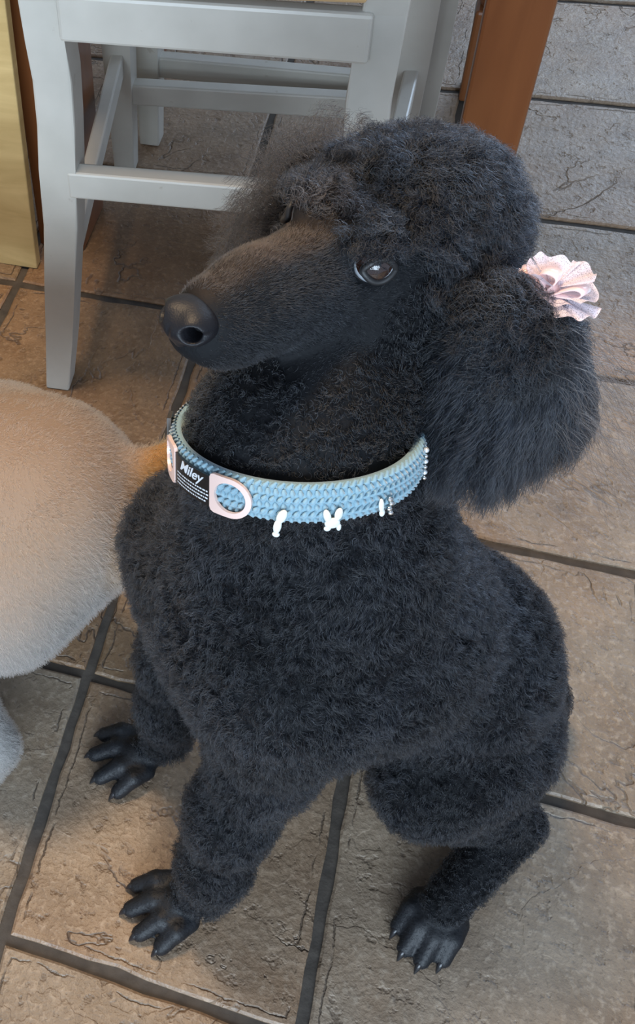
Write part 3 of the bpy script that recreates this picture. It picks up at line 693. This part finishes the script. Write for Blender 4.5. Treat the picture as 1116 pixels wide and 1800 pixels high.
# rose metal slide rings either side of the tag
def slide_ring(sc, flip, ro=.0132, ri=.0098):
    n = 48; ph = np.arange(n) * 2 * np.pi / n; L4 = []
    fac = np.where(np.cos(ph) * flip < -.05, np.minimum(1 / np.maximum(np.abs(np.cos(ph)), np.abs(np.sin(ph))), 1.32), 1.0)
    for rr, d in ((ri, .0040), (ri, .0062), (ro, .0062), (ro, .0040)):
        q = rr * (fac if rr == ro else 1.0); L4.append(roll(sc + q * np.cos(ph), -.0015 + q * np.sin(ph), np.full(n, d)))
    Vv = np.stack(L4, 1).reshape(-1, 3); Qq = np.array([(i * 4 + j, i * 4 + (j + 1) % 4, ((i + 1) % n) * 4 + (j + 1) % 4, ((i + 1) % n) * 4 + j) for i in range(n) for j in range(4)])
    return link('slide_ring', np_mesh('slide_ring', Vv, Qq, False), M_ROSE, coll)
slide_ring(42.5 * DEG, 1); slide_ring(-4.5 * DEG, -1)
def charm(name, blobs, m):
    ps = []
    for s_, h_, d_, rx, rh, rd, rot in blobs:
        Vv, Qq = ball((0, 0, 0), (1, 1, 1), 14, 9); c_, s2 = math.cos(rot), math.sin(rot); X = Vv[:, 0] * rx; Y = Vv[:, 1] * rh
        ps.append((roll(s_ + X * c_ - Y * s2, h_ + X * s2 + Y * c_, d_ + Vv[:, 2] * rd), Qq))
    return link(name, np_mesh(name, *merge(ps)), m, coll)
c1 = 64.5 * DEG; charm('charm', [(c1 + .0010, -.0065, .0062, .0026, .0052, .0018, -.35), (c1 - .0010, -.0130, .0066, .0022, .0052, .0016, -.15), (c1 - .0016, -.0185, .0066, .0021, .0018, .0014, 0)], M_CHARM)
c1 = 86.0 * DEG; charm('charm', [(c1 - .0030, -.0060, .0055, .0021, .0048, .0014, .25), (c1 + .0032, -.0052, .0055, .0023, .0042, .0014, -.15), (c1, -.0108, .0055, .0044, .0036, .0016, 0), (c1 + .0036, -.0138, .0055, .0014, .0026, .0012, 0), (c1 - .0026, -.0142, .0055, .0020, .0018, .0012, 0)], M_CHARM)
c1 = 111.0 * DEG; charm('charm', [(c1 - .0030, -.0062, .0050, .0017, .0052, .0014, .1), (c1 - .0022, -.0110, .0050, .0018, .0026, .0014, 0)], M_CHARM)
for k in range(4): charm('bead', [(c1 + .0022 + .0012 * (k % 2), -.0030 - k * .0032, .0058, .0017, .0017, .0017, 0)], M_SILVER)
for k in range(6): charm('bead', [(146 * DEG + .0004 * k, .0095 - k * .0040, .0050, .0019, .0017, .0017, 0)], M_SILVER if k % 2 else M_CRYSTAL)
sl = slab('slider_buckle', -26 * DEG, -18 * DEG, -.013, .016, .0035, .0062, mat('dark_buckle', (.03, .024, .016), .35), coll); sl['label'] = 'dark buckle'

# ------------------------------------------------------------------ hair bow
BC = np.array([-.261, .003, .737]); BU = np.array([-.62, .785, .05]); BU /= np.linalg.norm(BU); BW = np.array([-.05, -.10, 1.0]); BW -= BW @ BU * BU; BW /= np.linalg.norm(BW); BV = np.cross(BW, BU)
BM = np.array([BU, BV, BW])
def bow_w(p): return (BC + np.asarray(p, float) * .78 @ BM) @ DB + DO
bow = empty('hair_bow', tuple(bow_w((0, 0, 0)))); tag(bow, 'pale pink satin ribbon and tulle bow on the poodle ear', 'hair bow')
M_SATIN = mat('pink_satin', (.78, .52, .50), .28); M_SATIN.node_tree.nodes['Principled BSDF'].inputs['Sheen Weight'].default_value = .5
M_TULLE = mat('pink_tulle', (.74, .64, .70), .6); N = NT(M_TULLE)
tc = N.n('ShaderNodeTexCoord'); x = N.n('ShaderNodeTexVoronoi', feature='DISTANCE_TO_EDGE'); x.inputs['Scale'].default_value = 1100; N.l(tc.outputs['Object'], x.inputs['Vector'])
N.l(N.ramp(x.outputs['Distance'], [(.12, (.78, .78, .78)), (.30, (.30, .30, .30))]), N.b.inputs['Alpha'])
def ribbon(name, path, width, m, wd=(0, 1, 0), th=.0006):
    P = np.asarray(path, float); wd = np.broadcast_to(np.asarray(wd, float), P.shape); n = len(P)
    T_ = np.gradient(P, axis=0); nr = np.cross(T_, wd); nr /= np.linalg.norm(nr, axis=1)[:, None] + 1e-9
    rows = [P - wd * width / 2 - nr * th, P + wd * width / 2 - nr * th, P + wd * width / 2 + nr * th, P - wd * width / 2 + nr * th]
    Vv = np.stack(rows, 1).reshape(-1, 3); Qq = [(i * 4 + j, i * 4 + (j + 1) % 4, (i + 1) * 4 + (j + 1) % 4, (i + 1) * 4 + j) for i in range(n - 1) for j in range(4)]
    Qq += [(0, 1, 2, 3), ((n - 1) * 4 + 3, (n - 1) * 4 + 2, (n - 1) * 4 + 1, (n - 1) * 4)]
    return link(name, np_mesh(name, bow_w(Vv), np.array(Qq)), m, bow)
def loop_path(ang, ln, fat, base=(0, 0, 0)):
    t = np.linspace(0, 2 * np.pi, 26); x_ = ln * .5 * (1 - np.cos(t)); y_ = fat * np.sin(t) * (1 - np.cos(t)) * .5
    return np.stack([x_ * math.cos(ang) - y_ * math.sin(ang) + base[0], np.full_like(t, base[1]), x_ * math.sin(ang) + y_ * math.cos(ang) + base[2]], 1)
ribbon('ribbon_loop', loop_path(math.radians(95), .017, .0095, (-.002, -.002, .002)), .011, M_SATIN)
ribbon('ribbon_loop', loop_path(math.radians(28), .024, .0055, (.002, -.003, .001)), .010, M_SATIN, (.25, .97, 0))
ribbon('ribbon_loop', loop_path(math.radians(152), .022, .0050, (-.004, -.002, .001)), .010, M_SATIN, (-.25, .97, 0))
for k, (a0, a1, rad, tilt, zz) in enumerate(((-40, 60, .032, .25, 0), (20, 120, .024, .6, .001), (110, 220, .026, .35, 0), (200, 320, .026, .1, -.001), (-70, 20, .036, -.05, -.002), (150, 280, .022, .7, .002), (-20, 80, .026, .75, .003), (60, 170, .022, .9, .002))):
    na, nr_ = 26, 8; A = np.radians(np.linspace(a0, a1, na)); Rr = np.linspace(.002, rad, nr_)
    X = Rr[:, None] * np.cos(A)[None]; Y = Rr[:, None] * np.sin(A)[None] * .62
    Z = zz + Rr[:, None] * tilt + .0022 * (Rr[:, None] / rad) * np.sin(np.linspace(0, 9 + 1.7 * k, na) + 1.3 * np.sin(np.linspace(0, 5, na) + k))[None]
    Vv = np.stack([X * np.ones_like(Z), Y * np.ones_like(Z), Z], -1).reshape(-1, 3); Qq = np.array([(i * na + j, i * na + j + 1, (i + 1) * na + j + 1, (i + 1) * na + j) for i in range(nr_ - 1) for j in range(na - 1)])
    link('tulle', np_mesh('tulle', bow_w(Vv), Qq), M_TULLE, bow)
Vv, Qq = ball((0, 0, .002), (.006, .007, .005), 14, 9); link('knot', np_mesh('knot', bow_w(Vv), Qq), M_SATIN, bow)

# ------------------------------------------------------------------ tan dog (walking off to the left, mostly out of frame)
S2 = SDF((-.62, .06, -.012), (.46, .56, .66), .0055)
S2.ell((.262, .312, .318), (.103, .104, .092), None, .03)              # haunches
S2.cone((.26, .305, .325), (.02, .31, .33), .098, .088, .06)
S2.cone((.02, .31, .33), (-.24, .315, .34), .088, .105, .06)             # ribcage
S2.cone((-.24, .315, .36), (-.38, .32, .46), .080, .058, .05)            # neck
S2.ell((-.43, .32, .50), (.070, .056, .055), None, .03); S2.cone((-.45, .32, .49), (-.545, .32, .465), .036, .024, .02)
for s_ in (-1, 1): S2.ell((-.40, .32 + s_ * .058, .475), (.034, .014, .05), None, .012)
S2.cone((.325, .325, .350), (.366, .352, .362), .026, .017, .02); S2.cone((.366, .352, .362), (.392, .372, .370), .017, .015, .015)   # tail
for s_, kx in ((-1, .0), (1, -.05)):
    y_ = .305 + s_ * .075
    S2.cone((.25 + kx, y_, .29), (.165 + kx, y_ - .01 + s_ * .015, .20), .080, .046, .03)
    S2.cone((.165 + kx, y_ - .01 + s_ * .015, .20), (.238 + kx, y_ - .050 + s_ * .015, .062), .044, .026, .015)
    S2.cone((.238 + kx, y_ - .050 + s_ * .015, .062), (.222 + kx, y_ - .062 + s_ * .015, .026), .029, .027, .012)
    S2.ell((.200 + kx, y_ - .070 + s_ * .015, .020), (.040, .026, .020), None, .012)
    S2.cone((-.24 + kx, .315 + s_ * .07, .30), (-.24 + kx, .315 + s_ * .075, .05), .055, .026, .03)
    S2.ell((-.262 + kx, .315 + s_ * .075, .022), (.042, .027, .022), None, .012)
V2, Q2 = S2.mesh(2); N2 = vnormals(V2, Q2)
if (N2 * (V2 - np.array([-.05, .31, .33]))).sum() < 0: Q2 = Q2[:, ::-1]; N2 = -N2
def tan_col(P):
    t = np.clip((P[:, 2] - .27) / .13 + wob(P, 14.0, 2)[:, 0] * .10, 0, 1)[:, None]
    tl = np.clip((P[:, 0] - .355) / .02, 0, 1)[:, None]
    c = np.array([.28, .27, .255]) * (1 - t) + np.array([.29, .205, .145]) * t
    return c * (1 - tl) + np.array([.36, .19, .07]) * tl
tdog = empty('tan_dog', (-.05, .31, 0)); tag(tdog, 'short-coated tan and cream dog standing with its rump against the poodle', 'dog')
me2 = np_mesh('body', V2, Q2); add_col(me2, tan_col(V2) * .8); link('body', me2, M_TSKIN, tdog)
nt = int(140000 * FUR); wgt = np.where(V2[:, 0] > .08, 1.0, .25); tri, Wt = sample(V2, Q2, wgt, nt); P0 = interp(V2, tri, Wt); N0 = interp(N2, tri, Wt)
wv = wob(P0, 90.0, 0); d = N0 * .75 + np.array([.35, .0, -.45]) + wv * .22 + RNG.normal(size=P0.shape) * .12
S_ = grow(P0 - N0 * .001, d, .0062 * RNG.uniform(.7, 1.2, nt) * (1 + .8 * np.clip((P0[:, 0] - .355) / .02, 0, 1)), 5, .0005, .8, .1, 120.0)
hair_object('fur', S_, np.clip(tan_col(P0) * np.exp(RNG.normal(0, .16, nt))[:, None], 0, .95), .00020, M_TFUR, tdog)
